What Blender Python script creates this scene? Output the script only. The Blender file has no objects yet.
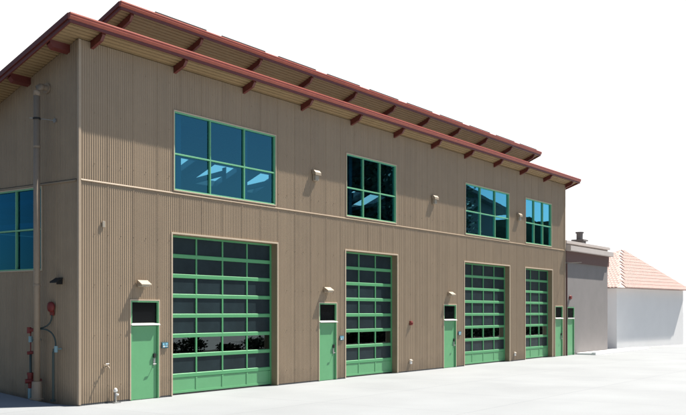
import bpy, bmesh, math, random
from mathutils import Vector
S = bpy.context.scene
rad = math.radians

# ------------------------------------------------------------------ camera
CAM_AZ = rad(35.5)                       # view direction, measured from +X (the run of the front wall)
FWD = Vector((math.cos(CAM_AZ), math.sin(CAM_AZ), 0))
cam_d = bpy.data.cameras.new('camera')
cam = bpy.data.objects.new('camera', cam_d)
S.collection.objects.link(cam)
cam.location = (-15.43, -19.63, 2.5)
cam.rotation_euler = (rad(90), 0, CAM_AZ - rad(90))
cam_d.sensor_width = 36
cam_d.lens = 901 / 686 * 36
cam_d.shift_y = 104.5 / 686
cam_d.clip_end = 6000
S.camera = cam

# ------------------------------------------------------------------ light
SUN = Vector((2.7, -1.0, 4.3)).normalized()          # towards the sun
sun_elev = math.asin(SUN.z)
w = bpy.data.worlds.new('World'); S.world = w; w.use_nodes = True
nt = w.node_tree; nt.nodes.clear()
out = nt.nodes.new('ShaderNodeOutputWorld')
sky = nt.nodes.new('ShaderNodeTexSky'); sky.sky_type = 'NISHITA'; sky.sun_disc = False
sky.sun_elevation = sun_elev
sky.sun_rotation = math.atan2(SUN.x, SUN.y)
sky.dust_density = 0.6
b1 = nt.nodes.new('ShaderNodeBackground'); b1.inputs['Strength'].default_value = 0.05
nt.links.new(sky.outputs[0], b1.inputs['Color'])
# white added to the sky colour behind the building, as a plain bright backdrop
b2 = nt.nodes.new('ShaderNodeBackground'); b2.inputs['Color'].default_value = (1, 1, 1, 1); b2.inputs['Strength'].default_value = 0.62
tc = nt.nodes.new('ShaderNodeTexCoord')
dot = nt.nodes.new('ShaderNodeVectorMath'); dot.operation = 'DOT_PRODUCT'; dot.inputs[1].default_value = FWD
nt.links.new(tc.outputs['Generated'], dot.inputs[0])
mr = nt.nodes.new('ShaderNodeMapRange'); mr.interpolation_type = 'SMOOTHSTEP'
mr.inputs['From Min'].default_value = 0.66; mr.inputs['From Max'].default_value = 0.84
nt.links.new(dot.outputs['Value'], mr.inputs['Value'])
mx = nt.nodes.new('ShaderNodeMixShader')
nt.links.new(mr.outputs[0], mx.inputs[0]); nt.links.new(b1.outputs[0], mx.inputs[1]); nt.links.new(b2.outputs[0], mx.inputs[2])
nt.links.new(mx.outputs[0], out.inputs['Surface'])

sd = bpy.data.lights.new('sun', 'SUN'); sd.energy = 5.0; sd.angle = rad(0.5); sd.color = (1, 0.95, 0.87)
so = bpy.data.objects.new('sun', sd); S.collection.objects.link(so)
so.rotation_euler = SUN.to_track_quat('Z', 'Y').to_euler(); so.location = (20, -30, 40)

S.view_settings.view_transform = 'Standard'; S.view_settings.look = 'None'
S.view_settings.gamma = 1; S.view_settings.use_curve_mapping = False
S.view_settings.exposure = 1.05
S.render.engine = 'CYCLES'
S.cycles.max_bounces = 8; S.cycles.transparent_max_bounces = 16

# ------------------------------------------------------------------ materials
def mat(name, col, rough=0.6, metal=0.0, var=0.0, vscale=3.0, bump=0.0, bscale=40.0, spec=0.5, streak=0.0):
    m = bpy.data.materials.new(name); m.use_nodes = True
    n = m.node_tree; p = n.nodes['Principled BSDF']
    p.inputs['Base Color'].default_value = (*col, 1); p.inputs['Roughness'].default_value = rough
    p.inputs['Metallic'].default_value = metal; p.inputs['Specular IOR Level'].default_value = spec
    g = n.nodes.new('ShaderNodeNewGeometry')
    last = None
    if var > 0:
        t = n.nodes.new('ShaderNodeTexNoise'); t.inputs['Scale'].default_value = vscale; t.inputs['Detail'].default_value = 6
        t.inputs['Roughness'].default_value = 0.65
        n.links.new(g.outputs['Position'], t.inputs['Vector'])
        r = n.nodes.new('ShaderNodeMapRange'); r.inputs['From Min'].default_value = 0.3; r.inputs['From Max'].default_value = 0.7
        r.inputs['To Min'].default_value = 1 - var; r.inputs['To Max'].default_value = 1 + var
        n.links.new(t.outputs['Fac'], r.inputs['Value'])
        last = r.outputs[0]
    if streak > 0:
        mp = n.nodes.new('ShaderNodeMapping'); mp.inputs['Scale'].default_value = (5.0, 5.0, 0.25)
        n.links.new(g.outputs['Position'], mp.inputs['Vector'])
        t2 = n.nodes.new('ShaderNodeTexNoise'); t2.inputs['Scale'].default_value = 1.0; t2.inputs['Detail'].default_value = 5
        n.links.new(mp.outputs[0], t2.inputs['Vector'])
        r2 = n.nodes.new('ShaderNodeMapRange'); r2.inputs['From Min'].default_value = 0.3; r2.inputs['From Max'].default_value = 0.7
        r2.inputs['To Min'].default_value = 1 - streak; r2.inputs['To Max'].default_value = 1 + streak
        n.links.new(t2.outputs['Fac'], r2.inputs['Value'])
        if last is not None:
            mm = n.nodes.new('ShaderNodeMath'); mm.operation = 'MULTIPLY'
            n.links.new(last, mm.inputs[0]); n.links.new(r2.outputs[0], mm.inputs[1]); last = mm.outputs[0]
        else: last = r2.outputs[0]
    if last is not None:
        v = n.nodes.new('ShaderNodeVectorMath'); v.operation = 'SCALE'; v.inputs[0].default_value = col
        n.links.new(last, v.inputs['Scale']); n.links.new(v.outputs[0], p.inputs['Base Color'])
    if bump > 0:
        t3 = n.nodes.new('ShaderNodeTexNoise'); t3.inputs['Scale'].default_value = bscale; t3.inputs['Detail'].default_value = 4
        n.links.new(g.outputs['Position'], t3.inputs['Vector'])
        b = n.nodes.new('ShaderNodeBump'); b.inputs['Strength'].default_value = bump; b.inputs['Distance'].default_value = 0.01
        n.links.new(t3.outputs['Fac'], b.inputs['Height']); n.links.new(b.outputs[0], p.inputs['Normal'])
    return m

def glass(name, refl, trans, fac, rough=0.0, wav=0.0):
    m = bpy.data.materials.new(name); m.use_nodes = True
    n = m.node_tree; n.nodes.clear()
    o = n.nodes.new('ShaderNodeOutputMaterial'); x = n.nodes.new('ShaderNodeMixShader')
    a = n.nodes.new('ShaderNodeBsdfTransparent'); a.inputs[0].default_value = (*trans, 1)
    g = n.nodes.new('ShaderNodeBsdfGlossy'); g.inputs['Color'].default_value = (*refl, 1); g.inputs['Roughness'].default_value = rough
    lw = n.nodes.new('ShaderNodeLayerWeight'); lw.inputs['Blend'].default_value = 0.5
    mr_ = n.nodes.new('ShaderNodeMapRange'); mr_.inputs['From Min'].default_value = 0.42; mr_.inputs['From Max'].default_value = 0.62
    mr_.inputs['To Min'].default_value = fac*0.42; mr_.inputs['To Max'].default_value = min(0.95, fac*2.0)
    n.links.new(lw.outputs['Facing'], mr_.inputs['Value']); n.links.new(mr_.outputs[0], x.inputs[0])
    if wav > 0:
        ge = n.nodes.new('ShaderNodeNewGeometry'); t = n.nodes.new('ShaderNodeTexNoise'); t.inputs['Scale'].default_value = 0.9
        n.links.new(ge.outputs['Position'], t.inputs['Vector'])
        b = n.nodes.new('ShaderNodeBump'); b.inputs['Strength'].default_value = wav; b.inputs['Distance'].default_value = 0.02
        n.links.new(t.outputs['Fac'], b.inputs['Height']); n.links.new(b.outputs[0], g.inputs['Normal'])
    n.links.new(a.outputs[0], x.inputs[1]); n.links.new(g.outputs[0], x.inputs[2]); n.links.new(x.outputs[0], o.inputs[0])
    return m

M = dict(
    siding=mat('tan_siding', (0.322, 0.238, 0.157), 0.5, 0.0, 0.05, 1.3, streak=0.05),
    side=mat('side_siding', (0.322, 0.238, 0.157), 0.55, 0.0, 0.07, 1.3, streak=0.06),
    trim=mat('cream_trim', (0.56, 0.45, 0.33), 0.5, 0, 0.05, 4),
    cornertrim=mat('corner_flashing', (0.40, 0.31, 0.22), 0.5, 0, 0.05, 4),
    woods=mat('dark_woods', (0.008, 0.011, 0.008), 1.0, 0, 0.4, 0.3, spec=0.0),
    lining=mat('opening_lining_paint', (0.27, 0.205, 0.125), 0.6, 0, 0.05, 3),
    core=mat('wall_core', (0.10, 0.10, 0.09), 0.8),
    deck=mat('tan_roof_deck', (0.31, 0.205, 0.10), 0.6, 0, 0.08, 2),
    deckdark=mat('brown_roof_deck', (0.25, 0.16, 0.085), 0.6, 0, 0.08, 2),
    red=mat('red_fascia', (0.38, 0.080, 0.047), 0.42, 0, 0.07, 3, streak=0.06),
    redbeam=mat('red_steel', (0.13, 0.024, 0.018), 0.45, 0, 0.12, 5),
    green=mat('green_paint', (0.095, 0.355, 0.15), 0.42, 0, 0.04, 3),
    wgreen=mat('light_green_paint', (0.17, 0.47, 0.25), 0.4, 0, 0.03, 3),
    gdoor=mat('green_door_paint', (0.125, 0.37, 0.17), 0.4, 0, 0.05, 2),
    roof=mat('roof_sheet', (0.23, 0.22, 0.21), 0.5, 0.2, 0.1, 2),
    dark=mat('dark_panel', (0.05, 0.04, 0.03), 0.4),
    panel=mat('frosted_panel', (0.018, 0.031, 0.036), 0.3, 0, 0.25, 1.2, bump=0.12, bscale=120, spec=0.16),
    glass=glass('blue_tinted_glass', (0.20, 0.68, 0.93), (0.13, 0.42, 0.58), 0.47, wav=0.03),
    sideglass=glass('deep_blue_glass', (0.06, 0.42, 0.80), (0.08, 0.40, 0.75), 0.30, wav=0.10),
    clear=glass('clear_door_glass', (0.62, 0.72, 0.74), (0.10, 0.11, 0.11), 0.35, wav=0.05),
    rubber=mat('black_rubber', (0.015, 0.015, 0.015), 0.7),
    steel=mat('grey_steel', (0.35, 0.35, 0.34), 0.4, 0.6),
    white=mat('white_plastic', (0.75, 0.74, 0.70), 0.5),
    pipe=mat('tan_pipe', (0.31, 0.24, 0.175), 0.5, 0, 0.06, 6),
    firered=mat('fire_red', (0.19, 0.022, 0.018), 0.55, 0, 0.15, 20),
    hose=mat('dark_green_hose', (0.05, 0.075, 0.07), 0.6),
    brass=mat('pale_blue_valve', (0.22, 0.36, 0.40), 0.4),
    lampc=mat('cream_lamp', (0.36, 0.29, 0.21), 0.45),
    lens=mat('frosted_lens', (0.36, 0.32, 0.26), 0.25),
    signblue=mat('dark_teal_plastic', (0.035, 0.11, 0.14), 0.4),
    signcyan=mat('pale_cyan', (0.25, 0.55, 0.70), 0.4),
    black=mat('black_glass', (0.004, 0.005, 0.006), 0.12, spec=0.2),
    concrete=None, soil=mat('soil', (0.035, 0.03, 0.022), 0.95, 0, 0.3, 3, bump=0.5), bounce_cut_dark=mat('bounce_cut_dark', (0.055, 0.055, 0.056), 0.9, 0, 0.15, 1.5, bump=0.4),
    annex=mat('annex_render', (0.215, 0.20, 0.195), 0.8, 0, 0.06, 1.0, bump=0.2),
    pale=mat('white_fade_render', (0.86, 0.855, 0.845), 0.8, 0, 0.02, 1.0),  # house walls: a fade to white is put into this colour
    paleband=mat('pale_pink_band', (0.50, 0.45, 0.42), 0.7, 0, 0.05, 1),
    tile=mat('white_fade_tile', (0.60, 0.43, 0.38), 0.8, 0, 0.14, 6),  # tiles paled too, the same fade to white in the colour
    maroon=mat('maroon_board', (0.12, 0.06, 0.05), 0.6),
    inner=mat('interior_paint', (0.10, 0.10, 0.10), 0.8),
    innersteel=mat('interior_steel', (0.22, 0.23, 0.23), 0.6),
    leaf=mat('leaf', (0.02, 0.034, 0.014), 0.7, 0, 0.3, 2), leaf2=mat('leaf_light', (0.06, 0.095, 0.03), 0.7, 0, 0.3, 2),
    bark=mat('bark', (0.09, 0.065, 0.045), 0.9), shed=mat('dark_shed', (0.035, 0.035, 0.035), 0.7),
)
for key in ('siding', 'side'):
    n = M[key].node_tree; p = n.nodes['Principled BSDF']; src = p.inputs['Base Color'].links[0].from_socket
    g = n.nodes.new('ShaderNodeNewGeometry'); sp = n.nodes.new('ShaderNodeSeparateXYZ'); n.links.new(g.outputs['Position'], sp.inputs[0])
    def mth(op, a, b=None, c=None):
        q = n.nodes.new('ShaderNodeMath'); q.operation = op
        for i, z in enumerate((a, b, c)):
            if z is None: continue
            if isinstance(z, (int, float)): q.inputs[i].default_value = z
            else: n.links.new(z, q.inputs[i])
        return q.outputs[0]
    col = mth('FLOOR', mth('DIVIDE', sp.outputs['X' if key == 'siding' else 'Y'], 0.9144))
    row = mth('GREATER_THAN', sp.outputs['Z'], 6.03)
    cmb = n.nodes.new('ShaderNodeCombineXYZ'); n.links.new(col, cmb.inputs[0]); n.links.new(row, cmb.inputs[1])
    wn = n.nodes.new('ShaderNodeTexWhiteNoise'); wn.noise_dimensions = '3D'; n.links.new(cmb.outputs[0], wn.inputs['Vector'])
    tone = mth('MULTIPLY_ADD', wn.outputs['Value'], 0.07, 0.965)
    # splash-back dirt low on the sheets, ragged upper edge
    t = n.nodes.new('ShaderNodeTexNoise'); t.inputs['Scale'].default_value = 2.2; t.inputs['Detail'].default_value = 8; n.links.new(g.outputs['Position'], t.inputs['Vector'])
    dirt = mth('SUBTRACT', mth('MULTIPLY', t.outputs['Fac'], 1.3), mth('MULTIPLY', sp.outputs['Z'], 1.1))
    dirt = mth('MINIMUM', mth('MAXIMUM', dirt, 0.0), 0.6)
    fac = mth('MULTIPLY', tone, mth('SUBTRACT', 1.0, mth('MULTIPLY', dirt, 0.35)))
    v = n.nodes.new('ShaderNodeVectorMath'); v.operation = 'SCALE'; n.links.new(src, v.inputs[0]); n.links.new(fac, v.inputs['Scale'])
    n.links.new(v.outputs[0], p.inputs['Base Color'])
# concrete: one material with joints, patches and fine grain
m = mat('pale_concrete', (0.280, 0.293, 0.302), 0.85); M['concrete'] = m
n = m.node_tree; p = n.nodes['Principled BSDF']; g = n.nodes.new('ShaderNodeNewGeometry')
def noise(sc, det, lo, hi, a, b):
    t = n.nodes.new('ShaderNodeTexNoise'); t.inputs['Scale'].default_value = sc; t.inputs['Detail'].default_value = det
    n.links.new(g.outputs['Position'], t.inputs['Vector'])
    r = n.nodes.new('ShaderNodeMapRange'); r.inputs['From Min'].default_value = lo; r.inputs['From Max'].default_value = hi
    r.inputs['To Min'].default_value = a; r.inputs['To Max'].default_value = b
    n.links.new(t.outputs['Fac'], r.inputs['Value']); return r.outputs[0]
br = n.nodes.new('ShaderNodeTexBrick'); br.offset = 0; br.inputs['Scale'].default_value = 1
br.inputs['Brick Width'].default_value = 4.57; br.inputs['Row Height'].default_value = 4.57; br.inputs['Mortar Size'].default_value = 0.012
br.inputs['Color1'].default_value = (1, 1, 1, 1); br.inputs['Color2'].default_value = (0.97, 0.97, 0.97, 1); br.inputs['Mortar'].default_value = (0.72, 0.72, 0.72, 1)
n.links.new(g.outputs['Position'], br.inputs['Vector'])
def mul(a, b):
    q = n.nodes.new('ShaderNodeMath'); q.operation = 'MULTIPLY'; n.links.new(a, q.inputs[0]); n.links.new(b, q.inputs[1]); return q.outputs[0]
q = mul(mul(noise(0.35, 5, 0.3, 0.7, 0.92, 1.06), noise(30, 3, 0.3, 0.7, 0.96, 1.04)), br.outputs['Color'])
v = n.nodes.new('ShaderNodeVectorMath'); v.operation = 'SCALE'; v.inputs[0].default_value = (0.280, 0.293, 0.302)
n.links.new(q, v.inputs['Scale']); n.links.new(v.outputs[0], p.inputs['Base Color'])
bp = n.nodes.new('ShaderNodeBump'); bp.inputs['Strength'].default_value = 0.25; bp.inputs['Distance'].default_value = 0.01
n.links.new(noise(60, 4, 0, 1, 0, 1), bp.inputs['Height']); n.links.new(bp.outputs[0], p.inputs['Normal'])

# ------------------------------------------------------------------ helpers
class MB:
    def __init__(s, f=None): s.v = []; s.f = []; s.map = f
    def _add(s, vs, fs):
        b = len(s.v)
        s.v += [s.map(*p) if s.map else tuple(p) for p in vs]; s.f += [tuple(b + i for i in q) for q in fs]
    def box(s, a, b):
        x0, x1 = sorted((a[0], b[0])); y0, y1 = sorted((a[1], b[1])); z0, z1 = sorted((a[2], b[2]))
        s._add([(x0,y0,z0),(x1,y0,z0),(x1,y1,z0),(x0,y1,z0),(x0,y0,z1),(x1,y0,z1),(x1,y1,z1),(x0,y1,z1)],
               [(0,3,2,1),(4,5,6,7),(0,1,5,4),(1,2,6,5),(2,3,7,6),(3,0,4,7)]); return s
    def prism(s, poly, f, t0, t1):            # polygon of 2-D points, f(a, b, t) -> xyz
        k = len(poly)
        s._add([f(a, b, t0) for a, b in poly] + [f(a, b, t1) for a, b in poly],
               [tuple(range(k))[::-1], tuple(range(k, 2*k))] + [(i, (i+1) % k, k+(i+1) % k, k+i) for i in range(k)]); return s
    def tube(s, pts, r, seg=12, cap=True):
        pts = [Vector(q) for q in pts]; rings = []
        for i, q in enumerate(pts):
            d = (pts[min(i+1, len(pts)-1)] - pts[max(i-1, 0)]).normalized()
            u = d.cross(Vector((0.13, 0.31, 0.94))).normalized() if abs(d.z) < 0.9 else d.cross(Vector((1, 0, 0))).normalized()
            v_ = d.cross(u); rr = r[i] if isinstance(r, (list, tuple)) else r
            rings.append([tuple(q + (u*math.cos(a) + v_*math.sin(a))*rr) for a in [2*math.pi*k/seg for k in range(seg)]])
        vs = [x for rg in rings for x in rg]; fs = []
        for i in range(len(pts)-1):
            for k in range(seg): fs.append((i*seg+k, i*seg+(k+1) % seg, (i+1)*seg+(k+1) % seg, (i+1)*seg+k))
        if cap: fs += [tuple(range(seg))[::-1], tuple(range((len(pts)-1)*seg, len(pts)*seg))]
        s._add(vs, fs); return s
    def build(s, name, material, parent=None, smooth=False, bevel=0.0, recalc=True):
        me = bpy.data.meshes.new(name); me.from_pydata(s.v, [], s.f)
        if recalc:
            bm = bmesh.new(); bm.from_mesh(me); bmesh.ops.recalc_face_normals(bm, faces=bm.faces); bm.to_mesh(me); bm.free()
        me.materials.append(material)
        if smooth: me.polygons.foreach_set('use_smooth', [True]*len(me.polygons))
        o = bpy.data.objects.new(name, me); S.collection.objects.link(o)
        if parent: o.parent = parent
        if bevel:
            b = o.modifiers.new('bevel', 'BEVEL'); b.width = bevel; b.segments = 2; b.limit_method = 'ANGLE'
        return o

def tag(o, label=None, cat=None, group=None, kind=None):
    if label: o['label'] = label
    if cat: o['category'] = cat
    if group: o['group'] = group
    if kind: o['kind'] = kind
    return o
def empty(name, loc, label, cat, group=None):
    o = bpy.data.objects.new(name, None); S.collection.objects.link(o); o.location = loc
    return tag(o, label, cat, group)
def copy_tree(o, parent=None):
    c = o.copy(); S.collection.objects.link(c)
    if parent: c.parent = parent
    for ch in list(o.children): copy_tree(ch, c)
    return c

front = lambda u, v, w_: (u, -w_, v)          # u along the front wall, v up, w outwards
side = lambda u, v, w_: (-w_, u, v)           # u along the left wall (+Y), v up, w outwards

PITCH = 0.36
def soffit_z(y): return 9.79 - PITCH * y      # underside of the lower roof
L, DEPTH = 33.95, 11.8

# ------------------------------------------------------------------ ground
def gz(x, y):
    a = max(0.0, min(1.0, (-x - 0.0) / 0.5)) if x < 0 else 0
    b = max(0.0, y + 0.2)
    return a * min(0.085 * b, 1.0)
xs = [-2500, -800, -200, -60, -30] + [-20 + i for i in range(0, 20)] + [-0.5, 0, 0.02, 5, 15, 25, 35, 45, 60, 120, 400, 1200, 3000]
ys = [-2500, -800, -200, -60, -30, -22, -15, -8, -4, -2, -1, -0.6, -0.3, -0.1, 0, 0.5, 1, 2, 4, 8, 12, 12.6, 20, 60, 200, 800, 3000]
G = MB(); G.v = [(x, y, gz(x, y) - (0.0 if not (x > -0.01 and 0.3 < y < 11.7 and x < 34) else 0.0)) for y in ys for x in xs]
nx = len(xs)
G.f = [(j*nx+i, j*nx+i+1, (j+1)*nx+i+1, (j+1)*nx+i) for j in range(len(ys)-1) for i in range(nx-1)]
go = G.build('ground', M['concrete']); tag(go, 'pale sunlit concrete apron in front of the long building', kind='structure')

RX = MB(); ry = [-2400, -200, -30, -8, -2, -0.6, -0.2, 0, 1, 2, 4, 8, 12, 12.6, 20, 60, 200, 800, 2500]  # added dark sheet out of view, cuts ground bounce onto the left wall
rx = [-2500, -200, -60, -20, -6]
RX.v = [(x, y, gz(x, y) + 0.006) for y in ry for x in rx]
RX.f = [(j*5+i, j*5+i+1, (j+1)*5+i+1, (j+1)*5+i) for j in range(len(ry)-1) for i in range(4)]
tag(RX.build('bounce_cut_sheet', M['bounce_cut_dark']), 'added dark ground sheet out of view that cuts bounce onto the left wall', kind='structure')

c = MB(); c.v = [(-2, -19, 0.006), (110, -19, 0.006), (110, -21.2, 0.006), (-2, -21.2, 0.006)]; c.f = [(0, 3, 2, 1)]
tag(c.build('planting_strip', M['soil']), 'dark strip of ground cover across the yard', kind='structure')

# ------------------------------------------------------------------ the main building
B = empty('industrial_building', (0, 0, 0), 'long two-storey tan corrugated building with green garage doors and red eaves', 'building')

OPEN_F = []                                    # openings in the front wall: (u0, u1, v0, v1)
GAR = [(3.36, 8.22, 4), (12.24, 15.9, 3), (21.74, 26.58, 4), (28.5, 32.1, 3)]
MAND = [(1.76, 2.83), (10.58, 11.65), (19.78, 20.92), (32.5, 33.6)]
for a, b, k in GAR: OPEN_F.append((a, b, -1, 4.82))
for a, b in MAND: OPEN_F.append((a, b, -1, 2.83))
WIN = [(3.4, 8.14, 3), (12.26, 15.82, 3), (21.8, 26.55, 3), (28.49, 32.0, 3)]
for a, b, k in WIN: OPEN_F.append((a, b, 6.10, 8.50))
OPEN_S = [(1.55, 5.2, 3.64, 5.98)]

def solid_cells(u0, u1, v0, v1, opens):
    us = sorted({u0, u1} | {min(max(o[i], u0), u1) for o in opens for i in (0, 1)})
    vs = sorted({v0, v1} | {min(max(o[i], v0), v1) for o in opens for i in (2, 3)})
    cells = {}
    for i in range(len(us)-1):
        for j in range(len(vs)-1):
            cu, cv = (us[i]+us[i+1])/2, (vs[j]+vs[j+1])/2
            cells[i, j] = not any(o[0] < cu < o[1] and o[2] < cv < o[3] for o in opens)
    return us, vs, cells

def slab(mb, u0, u1, v0, v1, opens, w0, w1, f, top=None):
    """slab with holes; f(u, v, w) -> xyz; top(u) gives the upper edge if it slopes"""
    us, vs, c = solid_cells(u0, u1, v0, v1, opens)
    V = lambda u, v: (top(u) if (top and v == v1) else v)
    for (i, j), s_ in c.items():
        if not s_: continue
        a, b, c0, d = us[i], us[i+1], vs[j], vs[j+1]
        q = lambda w_: [f(a, V(a, c0), w_), f(b, V(b, c0), w_), f(b, V(b, d), w_), f(a, V(a, d), w_)]
        mb._add(q(w0), [(0, 1, 2, 3)]); mb._add(q(w1), [(3, 2, 1, 0)])
        for (di, dj, e) in ((-1, 0, (0, 3)), (1, 0, (1, 2)), (0, -1, (0, 1)), (0, 1, (3, 2))):
            if not c.get((i+di, j+dj), False):
                A, Bq = q(w0), q(w1)
                mb._add([A[e[0]], A[e[1]], Bq[e[1]], Bq[e[0]]], [(0, 1, 2, 3)])

RP = 0.0762
def ribs(mb, u0, u1, z0, z1, f, base=0.004, h=0.0095):
    """vertical trapezoid ribs between u0 and u1; z0/z1 numbers or functions of u"""
    Z0 = z0 if callable(z0) else (lambda u: z0)
    Z1 = z1 if callable(z1) else (lambda u: z1)
    pts = []
    k0 = math.floor(u0/RP) - 1; k1 = math.ceil(u1/RP) + 1
    for k in range(k0, k1):
        lap = (k % 12 == 0)
        hh = h + (0.006 if lap else 0)
        for d, w_ in ((0.0, 0), (0.020, 0), (0.032, hh), (0.060, hh), (0.0735, 0)):
            pts.append((k*RP + d, base + w_))
    def at(u):
        for (a, wa), (b, wb) in zip(pts, pts[1:]):
            if a <= u <= b: return wa + (wb-wa)*((u-a)/(b-a) if b > a else 0)
        return base
    seq = [(u0, at(u0))] + [q for q in pts if u0 < q[0] < u1] + [(u1, at(u1))]
    vs = []
    for u, w_ in seq: vs += [f(u, Z0(u), w_), f(u, Z1(u), w_)]
    mb._add(vs, [(2*i, 2*i+2, 2*i+3, 2*i+1) for i in range(len(seq)-1)])

def siding(name, u0, u1, bands, opens, f, material, top=None):
    mb = MB()
    for z0, z1 in bands:
        us, vs, c = solid_cells(u0, u1, z0, z1, opens)
        for i in range(len(us)-1):
            j = 0
            while j < len(vs)-1:
                if c[i, j]:
                    k = j
                    while k+1 < len(vs)-1 and c[i, k+1]: k += 1
                    zt = vs[k+1]
                    ribs(mb, us[i], us[i+1], vs[j], (top if (top and zt == bands[-1][1]) else zt), f)
                    j = k+1
                else: j += 1
    # hex screw heads along the girts, one on every lap rib
    for z0, z1 in bands:
        z = z0 + 0.45
        while z < z1 - 0.2:
            k = math.ceil((u0+0.2)/(RP*6))
            while k*RP*6 < u1 - 0.1:
                u = k*RP*6 + 0.046
                if not any(o[0]-0.1 < u < o[1]+0.1 and o[2]-0.1 < z < o[3]+0.1 for o in opens) and (not top or z < top(u)-0.2):
                    a = f(u-0.008, z-0.008, 0.012); b_ = f(u+0.008, z+0.008, 0.027)
                    mb.box(a, b_)
                k += 1
            z += 1.37
    return mb.build(name, material, B, recalc=False)

siding('front_siding', 0.03, L, [(0.05, 6.0), (6.06, 9.76)], OPEN_F, front, M['siding'])
siding('side_siding', 0.03, DEPTH, [(0.0, 6.0), (6.06, 9.5)], OPEN_S, side, M['side'], top=lambda u: soffit_z(u) - 0.01)

# structural core behind the siding
c = MB()
slab(c, 0.0, L, -0.3, 9.76, OPEN_F, 0.0, -0.30, front)
c.build('front_wall', M['inner'], B)
c = MB()
slab(c, 0.302, DEPTH-0.3, -0.3, 9.5, OPEN_S, 0.0, -0.25, side, top=lambda u: soffit_z(u) - 0.01)
c.build('side_wall', M['inner'], B)
c = MB(); c.box((0, DEPTH-0.29, -0.3), (L, DEPTH, 5.5)); c.build('rear_wall', M['core'], B)
c = MB(); c.prism([(0.302, -0.3), (DEPTH-0.3, -0.3), (DEPTH-0.3, soffit_z(DEPTH-0.3)-0.01), (0.302, soffit_z(0.302)-0.01)], lambda a, b, t: (t, a, b), L-0.25, L)
c.build('end_wall', M['side'], B)
c = MB(); c.box((0.26, 0.31, 0.004), (L-0.26, DEPTH-0.3, 0.02)); c.build('interior_floor', M['core'], B)

# trims
t = MB()
t.box((-0.030, -0.030, 0.03), (0.045, 0.0, 9.76)); t.box((-0.030, 0.0, 0.03), (0.0, 0.045, 9.72))          # corner flashing
t.build('corner_trim', M['cornertrim'], B); t = MB()
t.box((L-0.07, -0.045, 0.03), (L+0.03, 0.0, 9.76)); t.build('corner_trim', M['cornertrim'], B)
t = MB()
t.prism([(0.0, 6.005), (0.036, 6.005), (0.036, 6.025), (0.022, 6.055), (0.0, 6.055)], lambda a, b, s_: (s_, -a, b), 0.05, L-0.075)
t.build('belt_trim', M['siding'], B)
t = MB()
t.prism([(0.0, 5.985), (0.05, 5.99), (0.05, 6.02), (0.0, 6.05)], lambda a, b, s_: (-a, s_, b), 0.08, DEPTH)
t.build('side_belt_trim', M['side'], B)
t = MB()
def ring(mb, f, u0, u1, v0, v1, wd, w0, w1, bottom=True):
    mb.box(f(u0, v0, w0), f(u0+wd, v1, w1)); mb.box(f(u1-wd, v0, w0), f(u1, v1, w1))
    mb.box(f(u0+wd, v1-wd, w0), f(u1-wd, v1, w1))
    if bottom: mb.box(f(u0+wd, v0, w0), f(u1-wd, v0+wd, w1))
for a, b, k in GAR:
    t = MB(); ring(t, front, a-0.045, b+0.045, 0.03, 4.87, 0.05, 0.001, 0.034, False); t.build('garage_opening_trim', M['trim'], B)
for a, b in MAND:
    t = MB(); ring(t, front, a-0.03, b+0.03, 0.03, 2.86, 0.035, 0.001, 0.034, False); t.build('door_opening_trim', M['trim'], B)
for a, b, k in GAR:
    t = MB()                                 # jamb and head linings, painted like the wall
    for (x0, x1) in ((a-0.001, a+0.012), (b-0.012, b+0.001)): t.box((x0, 0.002, 0.0), (x1, 0.33, 4.82))
    t.box((a+0.013, 0.002, 4.808), (b-0.013, 0.33, 4.821))
    t.build('opening_lining', M['lining'], B)

# windows
def window(f, u0, u1, v0, v1, nm, vm, inset=0.05, gm='glass'):
    wn = MB(); ring(wn, f, u0, u1, v0, v1, 0.032, 0.001, 0.042)
    W = wn.build('window', M['trim'], B, bevel=0.004)
    fr = MB(); ring(fr, f, u0+0.033, u1-0.033, v0+0.033, v1-0.033, 0.036, -inset-0.03, 0.022)
    for i in range(1, nm):
        u = u0 + (u1-u0)*i/nm
        fr.box(f(u-0.02, v0+0.07, -inset-0.03), f(u+0.02, v1-0.07, 0.015))
    us = [u0+0.07] + [u0 + (u1-u0)*i/nm for i in range(1, nm)] + [u1-0.07]
    for i in range(nm):
        a = us[i] + (0.021 if i else 0); b_ = us[i+1] - (0.021 if i < nm-1 else 0)
        fr.box(f(a, vm-0.022, -inset-0.03), f(b_, vm+0.022, 0.015))
    fr.build('window_frame', M['wgreen'], W, bevel=0.004)
    for i in range(nm):
        for (z0, z1) in ((v0+0.065, vm), (vm, v1-0.065)):
            tilt = random.uniform(-1, 1)*0.0015
            a, b_ = us[i], us[i+1]
            gl = MB(); gl._add([f(a, z0, -inset+tilt), f(b_, z0, -inset), f(b_, z1, -inset-tilt), f(a, z1, -inset)], [(0, 1, 2, 3)])
            gl.build('pane', M[gm], W, recalc=False)
    return W
random.seed(4)
for a, b, k in WIN: window(front, a, b, 6.10, 8.50, k, 7.21)
window(side, 1.55, 5.2, 3.64, 5.98, 3, 4.80, gm='sideglass')

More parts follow.
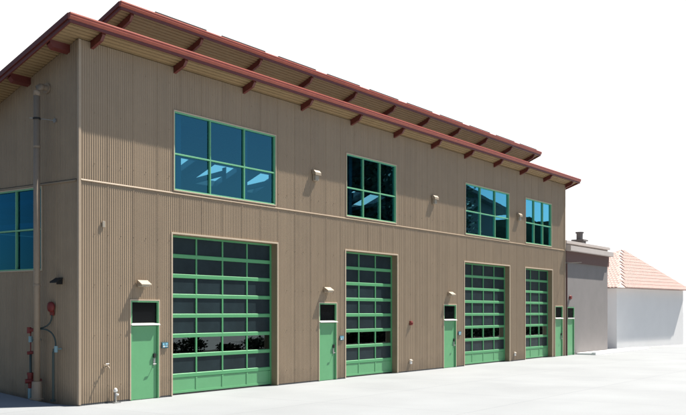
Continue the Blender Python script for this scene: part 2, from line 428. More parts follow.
# sectional garage doors
def garage_door(u0, u1, cols):
    R = 0.24; H = 4.82; sec = H/8
    fr = MB(); y0 = R
    fr.box((u0+0.013, y0-0.012, 0.03), (u0+0.085, y0+0.05, H-0.013)); fr.box((u1-0.085, y0-0.012, 0.03), (u1-0.013, y0+0.05, H-0.013))
    fr.box((u0+0.086, y0-0.006, H-0.07), (u1-0.086, y0+0.05, H-0.0135))
    xs_ = [u0+0.085 + (u1-u0-0.17)*i/cols for i in range(cols+1)]
    for k in range(1, 8):
        z = k*sec - 0.02
        # upper rail of one section and lower rail of the next, each with a sloped sight edge
        for (a, b_) in ((z-0.066, z+0.060),):
            fr.prism([(y0+0.045, a), (y0-0.012, a+0.004), (y0-0.016, b_-0.014), (y0+0.004, b_), (y0+0.045, b_)], lambda p_, q_, s_: (s_, p_, q_), u0+0.087, u1-0.087)
    for i in range(1, cols):
        fr.box((xs_[i]-0.028, y0-0.009, 0.62), (xs_[i]+0.028, y0+0.046, H-0.071))
    D = fr.build('garage_door', M['green'], B, bevel=0.003)
    for k in range(1, 8):
        z0, z1 = k*sec, (k+1)*sec - 0.02
        pn = MB(); pn.box((u0+0.08, y0+0.020, z0), (u1-0.08, y0+0.028, z1))
        pn.build('glazing_row' if k != 2 else 'clear_glazing_row', M['panel'] if k != 2 else M['clear'], D)
    bp_ = MB(); bp_.box((u0+0.086, y0+0.004, 0.05), (u1-0.086, y0+0.04, sec-0.09))
    for i in range(cols+1):
        x = min(max(xs_[i], u0+0.125), u1-0.125)
        bp_.box((x-0.035, y0-0.010, 0.12), (x+0.035, y0+0.003, sec-0.10))
    bp_.box((u0+0.087, y0-0.012, 0.05), (u1-0.087, y0+0.003, 0.118))
    bp_.build('bottom_panel', M['gdoor'], D, bevel=0.003)
    rb = MB(); rb.box((u0+0.05, y0-0.008, 0.004), (u1-0.05, y0+0.036, 0.049)); rb.build('bottom_seal', M['rubber'], D)
    # dark threshold angle across the opening
    return D
for a, b, k in GAR: garage_door(a, b, k)

# entry doors with transom light
def entry_door(u0, u1):
    f = front
    fr = MB(); ring(fr, f, u0+0.006, u1-0.006, 0.0, 2.824, 0.045, -0.10, 0.028, False)
    W = fr.build('entry_door', M['gdoor'], B, bevel=0.003)
    lf = MB(); lf.box((u0+0.055, 0.02, 0.012), (u1-0.055, 0.065, 2.10)); lf.build('door_leaf', M['gdoor'], W, bevel=0.003)
    cp = MB(); cp.prism([(-0.02, 2.13), (0.085, 2.12), (0.085, 2.145), (-0.02, 2.185)], lambda a, b, s_: (s_, -a, b), u0+0.0, u1+0.0)
    cp.build('drip_cap', M['white'], W)
    gl = MB(); gl.box((u0+0.052, 0.035, 2.19), (u1-0.052, 0.045, 2.777)); gl.build('transom_pane', M['black'], W)
    hd = MB(); hx = u1-0.16
    hd.box((hx-0.035, 0.001, 0.96), (hx+0.035, 0.019, 1.16)); hd.tube([(hx, -0.0, 1.0), (hx, -0.07, 1.0), (hx-0.12, -0.075, 1.0)], 0.013, 8)
    hd.build('handle', M['steel'], W)
    kb = MB(); kb.box((hx-0.04, -0.03, 1.18), (hx+0.04, 0.019, 1.30)); kb.build('lock_keypad', M['rubber'], W)
    for z in (0.28, 1.08, 1.86):
        h_ = MB(); h_.tube([(u0+0.058, 0.008, z-0.06), (u0+0.058, 0.008, z+0.06)], 0.013, 8); h_.build('hinge', M['steel'], W)
for a, b in MAND: entry_door(a, b)

# ------------------------------------------------------------------ roofs
def roof(x0, x1, y0, y1, ztop, pitch, thick, name, holes=(), first=0.42, k0=0, k1=12, beam_y=0.09, left_beams=None):
    top = lambda y: ztop - pitch*(y-y0)
    F = lambda u, v, w_: (u, v, top(v) + w_)
    mb = MB(); hs = [(a, b, c_, d) for a, b, c_, d in holes]
    slab(mb, x0+0.06, x1-0.06, y0+0.06, y1-0.06, hs, -0.002, -(thick-0.06), F)
    Rf = mb.build(name, M['roof'], B)
    # corrugated deck under the eaves: ribs run along the building
    dk = MB(); y = y0+0.07; yend = y1-0.07
    segs = []
    while y < yend:
        segs += [(y, -thick+0.068), (y+0.030, -thick+0.068), (y+0.036, -thick), (y+0.114, -thick)]; y += 0.120
    for i in range(len(segs)-1):
        (a, wa), (b_, wb) = segs[i], segs[i+1]
        spans = [(x0+0.06, x1-0.06)]
        for h in hs:
            if h[2] < (a+b_)/2 < h[3]:
                spans = [q_ for s0, s1 in spans for q_ in ([(s0, h[0])] if h[0] > s0 else []) + ([(h[1], s1)] if h[1] < s1 else []) if q_[1] > q_[0] and s0 <= h[0] and s1 >= h[1]] if any(s0 <= h[0] and s1 >= h[1] for s0, s1 in spans) and len(spans) == 1 else \
                        [z for s0, s1 in spans for z in (((s0, h[0]), (h[1], s1)) if s0 < h[0] < s1 else ((s0, s1),))]
        for s0, s1 in spans:
            dk._add([(s0, a, top(a)+wa), (s1, a, top(a)+wa), (s1, b_, top(b_)+wb), (s0, b_, top(b_)+wb)], [(0, 1, 2, 3)])
    dk.build('roof_deck', M['deck' if name == 'lower_roof' else 'deckdark'], Rf, recalc=False)
    # gutter-shaped fascia at the eave
    g_ = MB(); z = ztop
    prof = [(y0+0.055, z+0.005), (y0-0.055, z+0.012), (y0-0.062, z-0.022), (y0-0.048, z-0.034), (y0-0.052, z-0.085), (y0-0.028, z-0.125), (y0-0.006, z-0.150), (y0+0.055, z-0.150)]
    g_.prism(prof, lambda a, b_, s_: (s_, a, b_), x0-0.03, x1+0.03)
    g_.build('gutter', M['red'], Rf)
    g_ = MB(); g_.box((x0, y0+0.0, z-0.235), (x1, y0+0.045, z-0.152)); g_.build('fascia_board', M['redbeam'], Rf)
    # rake boards
    for X, d in ((x0, 1), (x1, -1)):
        g_ = MB()
        g_.prism([(y0+0.056, top(y0)+0.012), (y1, top(y1)+0.012), (y1, top(y1)-0.13), (y0+0.056, top(y0)-0.13)], lambda a, b_, s_: (s_, a, b_), X-0.035*d, X+0.06*d)
        g_.prism([(y0+0.056, top(y0)-0.132), (y1, top(y1)-0.132), (y1, top(y1)-0.24), (y0+0.056, top(y0)-0.24)], lambda a, b_, s_: (s_, a, b_), X+0.002*d, X+0.05*d)
        g_.build('rake_board', M['redbeam'], Rf)
    # rafter tails under the eave
    for k in range(k0, k1):
        x = first + 3.05*k
        ln = 0.95 if True else 0
        zb = lambda y: top(y) - thick - 0.001
        bm_ = MB(); ya, yb = y0+beam_y, y0+beam_y+ln
        bm_.prism([(ya, zb(ya)), (ya, zb(ya)-0.09), (ya+0.10, zb(ya+0.1)-0.20), (yb, zb(yb)-0.22), (yb, zb(yb))], lambda a, b_, s_: (s_, a, b_), x-0.05, x+0.05)
        bm_.box((x-0.075, ya-0.002, zb(ya)-0.10), (x-0.052, ya+0.05, zb(ya)-0.02))
        bm_.build('rafter_tail', M['redbeam'], Rf)
    for yy in (left_beams or []):
        zb = top(yy) - thick - 0.001
        bm_ = MB(); bm_.prism([(x0+0.10, zb+0.0), (x0+0.10, zb-0.10), (x0+0.2, zb-0.19), (x0+0.95, zb-0.19), (x0+0.95, zb)],
                              lambda a, b_, s_: (a, yy + s_, b_ - pitch*s_), -0.07, 0.07)
        bm_.build('purlin_end', M['redbeam'], Rf)
    return Rf, top
HOLE = (3.3, 34.0, 2.62, 11.4)
RX0, RX1, RY0 = -0.75, 34.78, -0.60
THK = 0.13
low, lowtop = roof(RX0, RX1, RY0, 12.4, soffit_z(RY0)+0.13, PITCH, 0.13, 'lower_roof', holes=[HOLE], k0=0, k1=12, left_beams=[0.42, 2.15, 3.9, 5.7, 7.5])
UX0, UX1, UY0, UZ, UP = 2.93, 34.65, 1.75, 11.93, 0.42
SKY = [(11.3, 12.7), (13.5, 15.6), (16.6, 18.4), (24.6, 25.5), (26.2, 27.9)]
upholes = [(a, b, 8.2, 9.9) for a, b in SKY]
def upper():
    # the upper roof sheet is split along x so that each rooflight is a clean opening
    return roof(UX0, UX1, UY0, 12.5, UZ, UP, 0.15, 'upper_roof', holes=[], k0=1, k1=12)
def roof_with_lights():
    R_, tp = roof(UX0, UX1, UY0, 12.5, UZ, UP, 0.15, 'upper_roof', holes=upholes, k0=1, k1=12)
    for a, b in SKY:
        g_ = MB()
        for (c0, c1, d0, d1) in ((a, b, 8.2, 8.26), (a, b, 9.84, 9.9), (a, a+0.06, 8.261, 9.839), (b-0.06, b, 8.261, 9.839)):
            g_.prism([(d0, tp(d0)-0.149), (d1, tp(d1)-0.149), (d1, tp(d1)+0.12), (d0, tp(d0)+0.12)], lambda p_, q_, s_: (s_, p_, q_), c0+0.001, c1-0.001)
        g_.build('rooflight_kerb', M['steel'], R_)
    return R_, tp
up, uptop = roof_with_lights()
# wall between the two roofs, with strip windows
cw = MB(); yC = 2.62
clo = [(4.2 + 3.05*k, 6.4 + 3.05*k) for k in range(10)]
zc0, zc1 = lowtop(yC) - 0.10, uptop(yC) - 0.152
slab(cw, 3.25, 34.05, zc0, zc1, [(a, b, zc0+0.45, zc1-0.3) for a, b in clo], 0, -0.12, lambda u, v, w_: (u, yC - w_, v))
cw.build('clerestory_wall', M['siding'], B)
for a, b in clo:
    gl = MB(); gl._add([(a, yC+0.05, zc0+0.45), (b, yC+0.05, zc0+0.45), (b, yC+0.05, zc1-0.3), (a, yC+0.05, zc1-0.3)], [(0, 1, 2, 3)])
    gl.build('clerestory_pane', M['glass'], B, recalc=False)
for X in (3.25, 33.95):
    c = MB(); c.prism([(yC+0.122, lowtop(yC+0.122)-0.1), (11.5, lowtop(11.5)-0.1), (11.5, uptop(11.5)-0.152), (yC+0.122, uptop(yC+0.122)-0.152)], lambda a, b_, s_: (s_, a, b_), X, X+0.1)
    c.build('clerestory_end_wall', M['siding'], B)
c = MB(); c.box((3.355, 11.4, lowtop(11.4)-0.1), (33.945, 11.5, uptop(11.5)-0.152)); c.build('clerestory_rear_wall', M['core'], B)
# steel frames inside, seen dimly through the glass
for k in range(1, 11):
    x = 0.42 + 3.05*k + 0.6
    c = MB(); c.box((x-0.1, 0.45, 0.02), (x+0.1, 0.75, soffit_z(0.75)-0.2))
    c.prism([(0.45, soffit_z(0.45)-0.01), (2.55, soffit_z(2.55)-0.01), (2.55, soffit_z(2.55)-0.4), (0.45, soffit_z(0.45)-0.4)], lambda a, b_, s_: (s_, a, b_), x-0.07, x+0.07)
    c.prism([(2.8, uptop(2.8)-0.16), (11.3, uptop(11.3)-0.16), (11.3, uptop(11.3)-0.5), (2.8, uptop(2.8)-0.5)], lambda a, b_, s_: (s_, a, b_), x-0.07, x+0.07)
    c.build('interior_frame', M['innersteel'], B)
c = MB()
for z in (5.05, 5.75): c.box((1.2, 0.8, z), (1.35, 10.8, z+0.14))
for yy in (2.2, 5.2, 8.2): c.box((1.36, yy, 5.75), (6.0, yy+0.12, 5.9))
for z in (4.1, 5.4): c.box((4.2, 1.0, z), (4.3, 10.5, z+0.1))
c.build('interior_rail', M['innersteel'], B)

for (xa, ya, xb, yb) in ((11.0, 8.0, 13.3, 9.6), (13.2, 9.7, 14.6, 8.3), (14.3, 8.1, 16.2, 9.9), (16.3, 9.7, 17.9, 8.4), (24.4, 8.2, 26.4, 9.9), (26.0, 9.6, 28.2, 8.4)):  # bars added under the rooflights to break up their bright shapes
    d = Vector((xb-xa, yb-ya, 0)).normalized(); q_ = Vector((-d.y, d.x, 0))*0.09
    c = MB(); zt = lambda y: uptop(y) - 0.30
    pts = [(xa+q_.x, ya+q_.y), (xb+q_.x, yb+q_.y), (xb-q_.x, yb-q_.y), (xa-q_.x, ya-q_.y)]
    c._add([(x, y, zt(y)-0.18) for x, y in pts] + [(x, y, zt(y)) for x, y in pts], [(3, 2, 1, 0), (4, 5, 6, 7), (0, 1, 5, 4), (1, 2, 6, 5), (2, 3, 7, 6), (3, 0, 4, 7)])
    c.build('light_break_bar', M['innersteel'], B)
# raised dark panels along the front edge of the upper roof
ORD = ['first', 'second', 'third', 'fourth', 'fifth', 'sixth', 'seventh', 'eighth', 'ninth', 'tenth']
for k in range(10):
    a = 4.35 + 3.05*k; y0, y1 = UY0+0.02, UY0+1.6
    mb = MB(); mb.prism([(y0, uptop(y0)+0.055), (y1, uptop(y1)+0.055), (y1, uptop(y1)+0.095), (y0, uptop(y0)+0.095)], lambda p_, q_, s_: (s_, p_, q_), a, a+2.3)
    for u in (a+0.4, a+1.8): mb.box((u, y0+0.1, uptop(y0+0.1)-0.01), (u+0.04, y0+0.2, uptop(y0+0.1)+0.05))
    o = mb.build('roof_panel', M['dark'])
    tag(o, 'thin dark panel lying on the upper roof edge, %s from the left end' % ORD[k], 'roof panel', 'thin dark panels on the upper roof edge')

# ------------------------------------------------------------------ fittings on the front wall
def wall_lamp(x, z, label):
    r_ = empty('wall_lamp', (x, -0.03, z), label, 'lamp', 'small lamps high on the front wall')
    b_ = MB(); b_.box((-0.13, 0, -0.17), (0.13, -0.06, 0.15)); b_.build('lamp_base', M['lampc'], r_, bevel=0.01)
    h_ = MB(); h_.prism([(0, 0.22), (-0.09, 0.215), (-0.17, 0.13), (-0.17, 0.03), (-0.13, 0.05), (0, 0.075)], lambda a, q_, s_: (s_, a, q_), -0.17, 0.17); h_.build('lamp_hood', M['lampc'], r_, bevel=0.006)
    l_ = MB(); l_.box((-0.10, -0.061, -0.15), (0.10, -0.12, 0.045)); l_.build('lamp_lens', M['lens'], r_, bevel=0.01)
    return r_
for x, lb in ((10.3, 'small cream lamp between the big blue window and the narrow black window'),
              (18.85, 'small cream lamp between the narrow black window and the third window'),
              (27.6, 'small cream lamp between the third window and the window at the right end')):
    wall_lamp(x, 7.36, lb)
def door_light(x, label):
    r_ = empty('door_light', (x, -0.03, 3.28), label, 'lamp', 'hooded lights above the green entry doors')
    b_ = MB(); b_.box((-0.16, 0, -0.07), (0.16, -0.05, 0.08)); b_.build('lamp_base', M['lampc'], r_, bevel=0.008)
    h_ = MB(); h_.prism([(0, 0.13), (-0.05, 0.13), (-0.22, 0.015), (-0.22, -0.02), (-0.05, 0.075), (0, 0.085)], lambda a, q_, s_: (s_, a, q_), -0.19, 0.19)
    h_.build('lamp_hood', M['lampc'], r_, bevel=0.006)
    l_ = MB(); l_.prism([(-0.051, 0.05), (-0.19, -0.02), (-0.17, -0.05), (-0.051, -0.04)], lambda a, q_, s_: (s_, a, q_), -0.14, 0.14); l_.build('lamp_lens', M['lens'], r_)
for x, lb in ((2.15, 'hooded light above the green door beside the white wall box'),
              (11.0, 'hooded light above the green door between the first two garage doors'),
              (20.3, 'hooded light above the green door between the second and third garage doors')):
    door_light(x, lb)
def keypad(x, label):
    r_ = empty('wall_sign', (x, -0.028, 1.53), label, 'sign', 'small teal signs beside the entry doors')
    b_ = MB(); b_.box((-0.13, 0, -0.09), (0.13, -0.03, 0.09)); b_.build('sign_plate', M['signblue'], r_, bevel=0.01)
    b_ = MB(); b_.box((-0.10, -0.031, 0.0), (-0.03, -0.034, 0.06)); b_.box((0.0, -0.031, 0.01), (0.10, -0.034, 0.06)); b_.box((-0.015, -0.031, -0.055), (0.05, -0.034, -0.012))
    b_.build('sign_mark', M['signcyan'], r_)
    b_ = MB(); b_.box((-0.085, -0.031, -0.06), (-0.025, -0.034, -0.012)); b_.box((0.06, -0.031, -0.05), (0.09, -0.034, -0.012)); b_.build('sign_symbol', M['white'], r_)
for x, lb in ((3.04, 'small teal sign on the siding between the leftmost green door and garage door'),
              (11.95, 'small teal sign between the second green door and the narrow garage door'),
              (21.22, 'small teal sign between the third green door and the wide right garage door')):
    keypad(x, lb)
b_ = MB(); b_.box((0.74, -0.02, 4.81), (0.83, -0.06, 4.98)); tag(b_.build('wall_box', M['lens'], bevel=0.008), 'small white box on the tan siding near the left corner', 'box')
# tap, standpipe and low fittings
def tap(x, z, label):
    r_ = empty('wall_tap', (x, -0.028, z), label, 'tap')
    b_ = MB(); b_.box((-0.05, 0, -0.05), (0.05, -0.02, 0.05)); b_.build('tap_flange', M['lampc'], r_, bevel=0.006)
    b_ = MB(); b_.tube([(0, -0.02, 0), (0, -0.12, 0), (0, -0.16, -0.03), (0, -0.17, -0.09)], 0.020, 10); b_.build('tap_spout', M['lampc'], r_, smooth=True)
    b_ = MB(); b_.tube([(0, -0.10, 0.01), (0, -0.10, 0.06)], 0.010, 8); b_.tube([(-0.05, -0.10, 0.065), (0.05, -0.10, 0.065)], 0.012, 8); b_.build('tap_handle', M['steel'], r_)
tap(0.85, 1.02, 'cream outdoor tap on the ribbed siding left of the leftmost door')
r_ = empty('standpipe', (1.13, -0.12, 0), 'short white standpipe on the ground at the wall foot near the left corner', 'standpipe')
b_ = MB(); b_.tube([(0, 0, 0), (0, 0, 0.32)], 0.035, 12); b_.build('riser', M['steel'], r_, smooth=True)
b_ = MB(); b_.tube([(0, 0, 0.30), (0, 0, 0.36), (0, -0.02, 0.40)], [0.055, 0.06, 0.03], 12); b_.tube([(0, 0, 0.24), (0.05, -0.07, 0.22)], 0.03, 10); b_.build('cap', M['white'], r_, smooth=True)
b_ = MB(); b_.box((-0.11, -0.10, 0), (0.11, 0.09, 0.025)); b_.build('base_plate', M['steel'], r_)
r_ = empty('fire_alarm', (16.92, -0.03, 2.04), 'small red alarm box on the wall right of the narrow garage door', 'alarm')
b_ = MB(); b_.box((-0.09, 0, -0.09), (0.09, -0.06, 0.09)); b_.build('alarm_housing', M['firered'], r_, bevel=0.012)
b_ = MB(); b_.tube([(0, -0.06, 0), (0, -0.12, 0)], [0.05, 0.03], 12); b_.build('alarm_button', M['firered'], r_)
def outlet(x, z, label):
    r_ = empty('wall_outlet', (x, -0.028, z), label, 'outlet')
    b_ = MB(); b_.box((-0.07, 0, -0.09), (0.07, -0.05, 0.09)); b_.build('outlet_box', M['white'], r_, bevel=0.008)
    b_ = MB(); b_.prism([(0, 0.11), (-0.09, 0.06), (-0.09, 0.04), (0, 0.09)], lambda a, q_, s_: (s_, a, q_), -0.08, 0.08); b_.build('outlet_cover', M['lampc'], r_)
outlet(16.9, 0.42, 'low white covered outlet below the small red alarm box')
outlet(27.15, 0.36, 'low white covered outlet between the two garage doors at the right')

# ------------------------------------------------------------------ fittings on the left wall
PX, PY = -0.36, 1.32
r_ = empty('downpipe', (PX, PY, 0.15), 'fat tan downpipe standing off the shaded left wall', 'pipe')
def P(x, y, z): return (x-PX, y-PY, z-0.15)
b_ = MB(); b_.tube([P(PX, PY, 0.45), P(PX, PY, 8.38)], 0.088, 20); b_.build('pipe_shaft', M['pipe'], r_, smooth=True)
b_ = MB()
b_.tube([P(PX, PY, 8.36), P(PX+0.01, PY, 8.48), P(PX+0.05, PY, 8.58), P(PX+0.13, PY, 8.63), P(-0.18, PY, 8.63)], 0.093, 18)
b_.build('elbow', M['pipe'], r_, smooth=True)
b_ = MB(); b_.tube([P(-0.19, PY, 8.63), P(-0.02, PY, 8.63)], 0.075, 16); b_.tube([P(-0.07, PY, 8.63), P(-0.025, PY, 8.63)], 0.14, 18); b_.build('wall_flange', M['pipe'], r_)
for z in (6.95, 7.72, 3.2):
    b_ = MB(); b_.tube([P(PX, PY, z), P(PX, PY, z+0.05)], 0.100, 20); b_.build('pipe_collar', M['pipe'] if z != 7.72 else M['rubber'], r_)
b_ = MB(); b_.tube([P(PX-0.16, PY+0.1, 7.75), P(PX+0.1, PY-0.05, 7.75), P(-0.03, 0.97, 7.70)], 0.013, 8); b_.tube([P(-0.06, 0.97, 7.70), P(-0.024, 0.97, 7.70)], 0.06, 12); b_.build('tie_rod', M['steel'], r_)
b_ = MB(); b_.tube([P(PX, PY, 0.62), P(PX, PY, 0.40), P(PX, PY, 0.10)], [0.13, 0.14, 0.14], 16); b_.tube([P(PX, PY, 0.14), P(PX, PY, 0.17)], 0.19, 18); b_.build('pipe_foot', M['pipe'], r_)

r_ = empty('side_wall_light', (-0.028, 0.76, 3.33), 'dark hooded light on the shaded left wall beside the corner', 'lamp')
b_ = MB(); b_.box((0, -0.10, -0.08), (-0.05, 0.10, 0.07)); b_.build('lamp_base', M['rubber'], r_, bevel=0.008)
b_ = MB(); b_.prism([(0, 0.10), (-0.05, 0.10), (-0.24, -0.01), (-0.24, -0.05), (-0.05, 0.05), (0, 0.06)], lambda a, q_, s_: (a, s_, q_), -0.13, 0.13); b_.build('lamp_hood', M['rubber'], r_, bevel=0.006)

r_ = empty('fire_bell', (-0.028, 1.06, 2.64), 'round red fire bell on the shaded left wall', 'bell')
b_ = MB(); b_.tube([(0, 0, 0), (-0.05, 0, 0), (-0.10, 0, 0), (-0.13, 0, 0), (-0.14, 0, 0)], [0.08, 0.145, 0.14, 0.09, 0.03], 20); b_.build('gong', M['firered'], r_, smooth=True)
b_ = MB(); b_.box((0, -0.07, -0.23), (-0.06, 0.07, -0.10)); b_.build('bell_box', M['firered'], r_, bevel=0.01)
def bez(p0, p1, p2, p3, n_=14):
    p0, p1, p2, p3 = map(Vector, (p0, p1, p2, p3)); o_ = []
    for i in range(n_+1):
        t_ = i/n_; o_.append(tuple(p0*(1-t_)**3 + p1*3*t_*(1-t_)**2 + p2*3*t_*t_*(1-t_) + p3*t_**3))
    return o_
b_ = MB(); b_.tube(bez((-0.07, 1.06, 2.43), (-0.07, 1.05, 2.2), (-0.12, 1.15, 2.08), (-0.30, 1.42, 2.04)), 0.022, 8)
o = b_.build('bell_cable', M['hose'], smooth=True); tag(o, 'dark hose curving down from the red bell to the red valve', 'hose')
b_ = MB(); b_.tube(bez((-0.30, 1.40, 2.02), (-0.2, 1.1, 2.10), (-0.14, 0.72, 1.95), (-0.22, 0.70, 1.50)), 0.022, 8)
o = b_.build('valve_hose', M['hose'], smooth=True); tag(o, 'dark hose arching from the red valve to the pale blue valve', 'hose')

VX, VY = -0.34, 1.62
r_ = empty('fire_riser', (VX, VY, 0.14), 'red and dark fire riser with valves beside the tan downpipe', 'fire riser')
def Q(x, y, z): return (x-VX, y-VY, z-0.14)
b_ = MB(); b_.tube([Q(VX, VY, 0.18), Q(VX, VY, 1.36)], 0.035, 10); b_.build('riser_pipe', M['hose'], r_, smooth=True)
b_ = MB(); b_.tube([Q(VX, VY, 0.42), Q(VX, VY, 0.78)], [0.06, 0.085], 14); b_.tube([Q(VX-0.16, VY+0.02, 0.62), Q(VX+0.22, VY-0.18, 0.62)], 0.06, 14)
b_.tube([Q(VX, VY, 0.78), Q(VX, VY, 0.85)], 0.10, 16); b_.build('main_valve', M['firered'], r_)
b_ = MB(); b_.tube([Q(VX-0.02, VY, 0.14), Q(VX-0.02, VY, 0.42)], 0.055, 12); b_.build('riser_foot', M['brass'], r_)
b_ = MB(); b_.tube([Q(VX-0.07, VY+0.05, 1.38), Q(VX+0.04, VY-0.06, 1.40)], 0.045, 12); b_.build('small_valve', M['firered'], r_)
b_ = MB(); b_.tube([Q(VX, VY, 1.68), Q(VX, VY, 1.84)], 0.055, 12); b_.tube([Q(VX, VY, 1.74), Q(-0.03, VY, 1.74)], 0.02, 8); b_.build('gauge', M['brass'], r_)
b_ = MB(); b_.tube([Q(VX-0.06, VY-0.02, 1.92), Q(VX-0.06, VY-0.02, 2.09)], 0.06, 12); b_.tube([Q(VX-0.06, VY-0.05, 2.01), Q(VX+0.12, VY-0.25, 2.03)], 0.05, 12)
b_.tube([Q(VX, VY, 1.36), Q(VX, VY, 1.95)], 0.016, 8); b_.build('upper_valve', M['firered'], r_)
r_ = empty('drain_pipe', (-0.2, 0.80, 0.09), 'dark pipe with a pale blue valve on the left wall near the corner', 'pipe')
b_ = MB(); b_.tube([(0, 0.02, 0), (0, 0.02, 1.33), (0, 0.0, 1.40), (0, -0.09, 1.42)], 0.035, 10); b_.box((-0.05, -0.02, 0.0), (0.05, 0.08, 0.06)); b_.build('pipe_shaft', M['hose'], r_, smooth=False)
b_ = MB(); b_.tube([(-0.02, -0.12, 1.33), (-0.02, -0.12, 1.50)], 0.05, 10); b_.tube([(0, -0.1, 1.42), (0.17, -0.1, 1.42)], 0.02, 8); b_.build('valve', M['brass'], r_)

# ------------------------------------------------------------------ annex and house at the right
A = empty('annex_building', (34.0, 0, 0), 'low grey rendered annex joined to the right end of the long building', 'building')
def AL(x, y, z): return (x-34.0, y, z)
opA = [(34.35, 35.45, -1, 2.8)]
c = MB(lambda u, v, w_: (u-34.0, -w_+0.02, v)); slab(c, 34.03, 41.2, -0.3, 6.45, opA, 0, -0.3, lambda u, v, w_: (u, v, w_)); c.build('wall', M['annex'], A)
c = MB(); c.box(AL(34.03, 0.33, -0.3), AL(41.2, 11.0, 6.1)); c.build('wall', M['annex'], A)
c = MB(); c.box(AL(34.05, -0.08, 6.452), AL(41.4, 0.4, 6.62)); c.build('coping', M['paleband'], A, bevel=0.01)
c = MB(); c.box(AL(34.03, -0.34, 6.02), AL(41.3, 0.012, 6.30)); c.build('canopy', M['paleband'], A, bevel=0.01)
c = MB(); c.box(AL(34.025, -0.07, 5.38), AL(41.22, 0.012, 6.015)); c.build('frieze_board', M['maroon'], A)
c = MB(); c.tube([AL(34.06, -0.0, 5.3), AL(34.06, -0.95, 5.32)], 0.02, 8); c.build('canopy_strut', M['steel'], A)
c = MB(); c.tube([AL(34.10, -0.06, 0.0), AL(34.10, -0.06, 5.34)], 0.05, 10); c.build('downpipe', M['maroon'], A)
fr = MB(lambda *q_: AL(*q_)); ring(fr, lambda u, v, w_: (u, -w_+0.02, v), 34.356, 35.444, 0.0, 2.79, 0.05, -0.1, 0.02, False)
W = fr.build('door', M['gdoor'], A)
c = MB(); c.box(AL(34.41, 0.05, 0.01), AL(35.39, 0.1, 2.1)); c.build('door_leaf', M['gdoor'], W)
c = MB(); c.box(AL(34.40, -0.03, 2.11), AL(35.40, 0.1, 2.17)); c.build('drip_cap', M['white'], W)
c = MB(); c.box(AL(34.41, 0.05, 2.18), AL(35.39, 0.06, 2.74)); c.build('transom_pane', M['black'], W)
c = MB(); c.box(AL(39.15, 0.9, 5.9), AL(39.75, 1.5, 6.95)); c.box(AL(39.05, 0.8, 6.951), AL(39.85, 1.6, 7.05)); c.tube([AL(39.45, 1.2, 7.04), AL(39.45, 1.2, 7.45)], 0.2, 12); c.tube([AL(39.45, 1.2, 7.451), AL(39.45, 1.2, 7.54)], 0.26, 12)
c.build('chimney', M['annex'], A)
r_ = empty('annex_alarm', (34.75, -0.0, 3.35), 'small red alarm above the green door of the annex', 'alarm')
b_ = MB(); b_.tube([(0, 0, 0), (0, -0.1, 0)], [0.13, 0.10], 14); b_.build('alarm_housing', M['firered'], r_)
b_ = MB(); b_.box((-0.05, 0, -0.16), (0.05, -0.05, -0.1)); b_.build('alarm_base', M['steel'], r_)
b_ = MB(); b_.box((35.8, -1.15, 0.0), (46.0, -0.9, 0.16)); b_.box((35.8, -0.899, 0.0), (46.0, 0.0, 0.10))
tag(b_.build('kerb', M['pale'], bevel=0.01), 'white kerb and narrow raised walk at the foot of the annex wall', 'kerb', kind='structure')

Hs = empty('tiled_house', (45.4, 0.6, 0), 'house paled by a painted fade to white, with a hipped pink tile roof at the far right', 'house')
Hs.rotation_euler = (0, 0, rad(-8))
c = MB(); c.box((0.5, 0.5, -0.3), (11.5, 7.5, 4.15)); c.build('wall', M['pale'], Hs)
c = MB(); HX0, HX1, HY0, HY1, ze, zr = 0.0, 12.0, 0.0, 8.0, 4.17, 7.3
cxm = (HY1-HY0)/2
rv = [(HX0, HY0, ze), (HX1, HY0, ze), (HX1, HY1, ze), (HX0, HY1, ze), (HX0+8.0, (HY0+HY1)/2, zr), (HX1-3.2, (HY0+HY1)/2, zr)]
c._add(rv, [(0, 1, 5, 4), (2, 3, 4, 5), (1, 2, 5), (3, 0, 4), (3, 2, 1, 0)])
Hr = c.build('roof', M['tile'], Hs)
# rows of barrel tiles on the two visible slopes
c = MB()
def tiles(A0, A1, T0, T1, n_):
    A0, A1, T0, T1 = map(Vector, (A0, A1, T0, T1)); nrm = (A1-A0).cross(T0-A0).normalized()
    if nrm.z < 0: nrm = -nrm
    Lw = (A1-A0).length
    up_ = (T0 - A0) - (T0-A0).project(A1-A0); SL = up_.length; up_ = up_.normalized(); al = (A1-A0).normalized()
    a_in = (T0-A0).dot(al); b_in = Lw - (T1-A0).dot(al)
    k = 0
    while (k+0.5)*0.26 < Lw:
        s_ = (k+0.5)*0.26
        ln = SL * min(1, s_/a_in if a_in > 0 else 1, (Lw-s_)/b_in if b_in > 0 else 1)
        m_ = int(ln/0.42)
        for j in range(m_):
            p0 = A0 + al*s_ + up_*(j*0.42) + nrm*0.03; p1 = p0 + up_*0.46 + nrm*(-0.012)
            wv = [p + al*dx + nrm*dn for p, q_ in ((p0, 1.0), (p1, 0.85)) for dx, dn in ((-0.11*q_, -0.02), (-0.07*q_, 0.05*q_), (0.07*q_, 0.05*q_), (0.11*q_, -0.02))]
            c._add([tuple(x) for x in wv], [(0, 1, 5, 4), (1, 2, 6, 5), (2, 3, 7, 6), (0, 3, 2, 1)])
        k += 1
tiles(rv[0], rv[1], rv[4], rv[5], 0); tiles(rv[3], rv[0], rv[4], rv[4], 0)
c.build('roof_tiles', M['tile'], Hr, recalc=False)

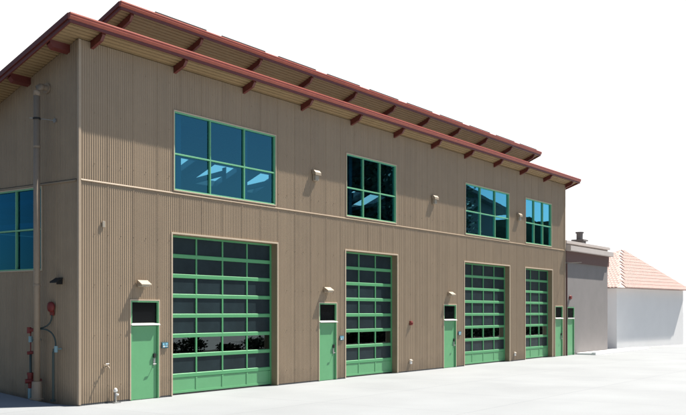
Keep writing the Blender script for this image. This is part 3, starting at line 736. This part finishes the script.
# ------------------------------------------------------------------ planting and shed across the yard (what the glass mirrors)
def leafy(mb, cx_, cy_, cz_, rx, ry, rz, n_, size, seed):
    rd = random.Random(seed)
    cl = [(rd.uniform(-1, 1), rd.uniform(-1, 1), rd.uniform(-1, 1)) for _ in range(90)]
    cl = [q_ for q_ in cl if q_[0]**2+q_[1]**2+q_[2]**2 < 1.0]
    for _ in range(n_):
        q_ = rd.choice(cl); p_ = [q_[i]*0.72 + rd.gauss(0, 0.17) for i in range(3)]
        x, y, z = cx_+p_[0]*rx, cy_+p_[1]*ry, max(0.05, cz_+p_[2]*rz)
        a = Vector((rd.gauss(0, 1), rd.gauss(0, 1), rd.gauss(0, 1))).normalized(); b = a.orthogonal().normalized()*size*rd.uniform(0.6, 1.3); a = a*size*rd.uniform(0.6, 1.3)
        c0 = Vector((x, y, z)); mb._add([tuple(c0-a-b*0.4), tuple(c0+a*0.2-b), tuple(c0+a), tuple(c0-a*0.1+b)], [(0, 1, 2, 3)])
def tree(x, y, h, r, seed, label, mt='leaf', nl=26000, sz=0.22):
    r_ = empty('tree', (x, y, 0), label, 'tree', 'trees across the yard')
    rd = random.Random(seed); t_ = MB()
    t_.tube([(0, 0, -0.1), (0.1, 0, h*0.25), (0.2, 0.1, h*0.5), (0.1, 0.2, h*0.8)], [0.38, 0.3, 0.2, 0.06], 10)
    for k in range(6):
        a = rd.uniform(0, 6.28); z0 = h*rd.uniform(0.22, 0.6)
        t_.tube([(0.1, 0.05, z0), (math.cos(a)*r*0.4, math.sin(a)*r*0.4, z0+h*0.12), (math.cos(a)*r*0.75, math.sin(a)*r*0.75, z0+h*0.2)], [0.14, 0.09, 0.03], 7)
    t_.build('trunk', M['bark'], r_)
    l_ = MB(); leafy(l_, 0, 0, h*0.58, r, r, h*0.43, nl, sz, seed); l_.build('crown', M[mt], r_, recalc=False)
tl = [(56, -31, 22, 6.5, 'leaf', 'tallest dark tree across the yard'), (63, -33, 20, 7.5, 'leaf', 'dark tree second from the west across the yard'),
      (69, -31, 21, 6.5, 'leaf', 'broad dark tree beside the black shed')]
for i, (x, y, h, r, mt, lb) in enumerate(tl): tree(x, y, h, r, 11+i, lb, mt)
for i, (x, y, h, r) in enumerate([(22, -20, 0.9, 1.5), (25, -20.5, 1.2, 1.5), (28, -20, 0.6, 1.0), (31, -20.3, 1.0, 1.2), (34.2, -20, 1.0, 1.6)]):
    l_ = MB(); leafy(l_, x, y, h*0.3, r, 0.8, h*0.6, 700, 0.08, 50+i)
    tag(l_.build('shrub', M['leaf'], recalc=False), 'low dark shrub across the yard, %s from the west' % ORD[i], 'shrub', 'low shrubs across the yard')
l_ = MB()
for i in range(14): leafy(l_, 40+4*i, -22, 1.0, 3.2, 1.2, 1.5, 2600, 0.16, 80+i)
tag(l_.build('hedge', M['leaf'], recalc=False), 'long dark clipped hedge across the yard', 'hedge')
Sh = empty('dark_shed', (74, -30, 0), 'tall dark shed with a single-slope roof across the yard', 'shed')
c = MB(); c.box((0, 0, -0.2), (13, -8, 14.0)); c.build('wall', M['shed'], Sh)
c = MB(); c.prism([(-1, 17.3), (17, 15.0), (17, 15.4), (-1, 17.7)], lambda a, b_, s_: (a, s_, b_), 0.8, -9); c.prism([(0, 14.01), (13, 14.01), (13, 15.50), (0, 17.16)], lambda a, b_, s_: (a, s_, b_), 0.0, -8); c.build('roof', M['shed'], Sh)
c = MB(); c.box((3, 0.05, 10.5), (5, 0.001, 12)); c.build('window', M['glass'], Sh)

# a low wooded rise beyond the yard
hx = [95 + 3*i for i in range(60)]; hy = [-52, -55, -58, -61, -65, -80, -110, -150]
def hz(x, y):
    k = min(1, max(0, (-50 - y)/12.0)); e = min(1, (x-92)/14.0)*min(1, (275-x)/30.0)
    base = 19.0 + 0.10*(x-136) if x > 136 else 19.0 - 0.06*(136-x)
    return k*e*(min(base, 24) + 0.7*math.sin(x*0.37) + 0.5*math.sin(x*0.83+1) + 0.35*math.sin(x*1.9)) * (1 - 0.3*min(1, max(0, (-80-y)/70.0))) - 0.1
H = MB(); H.v = [(x, y, hz(x, y)) for y in hy for x in hx]
H.f = [(j*60+i, j*60+i+1, (j+1)*60+i+1, (j+1)*60+i) for j in range(len(hy)-1) for i in range(59)]
tag(H.build('hill', M['woods'], smooth=True), 'low dark wooded rise beyond the yard', kind='structure')
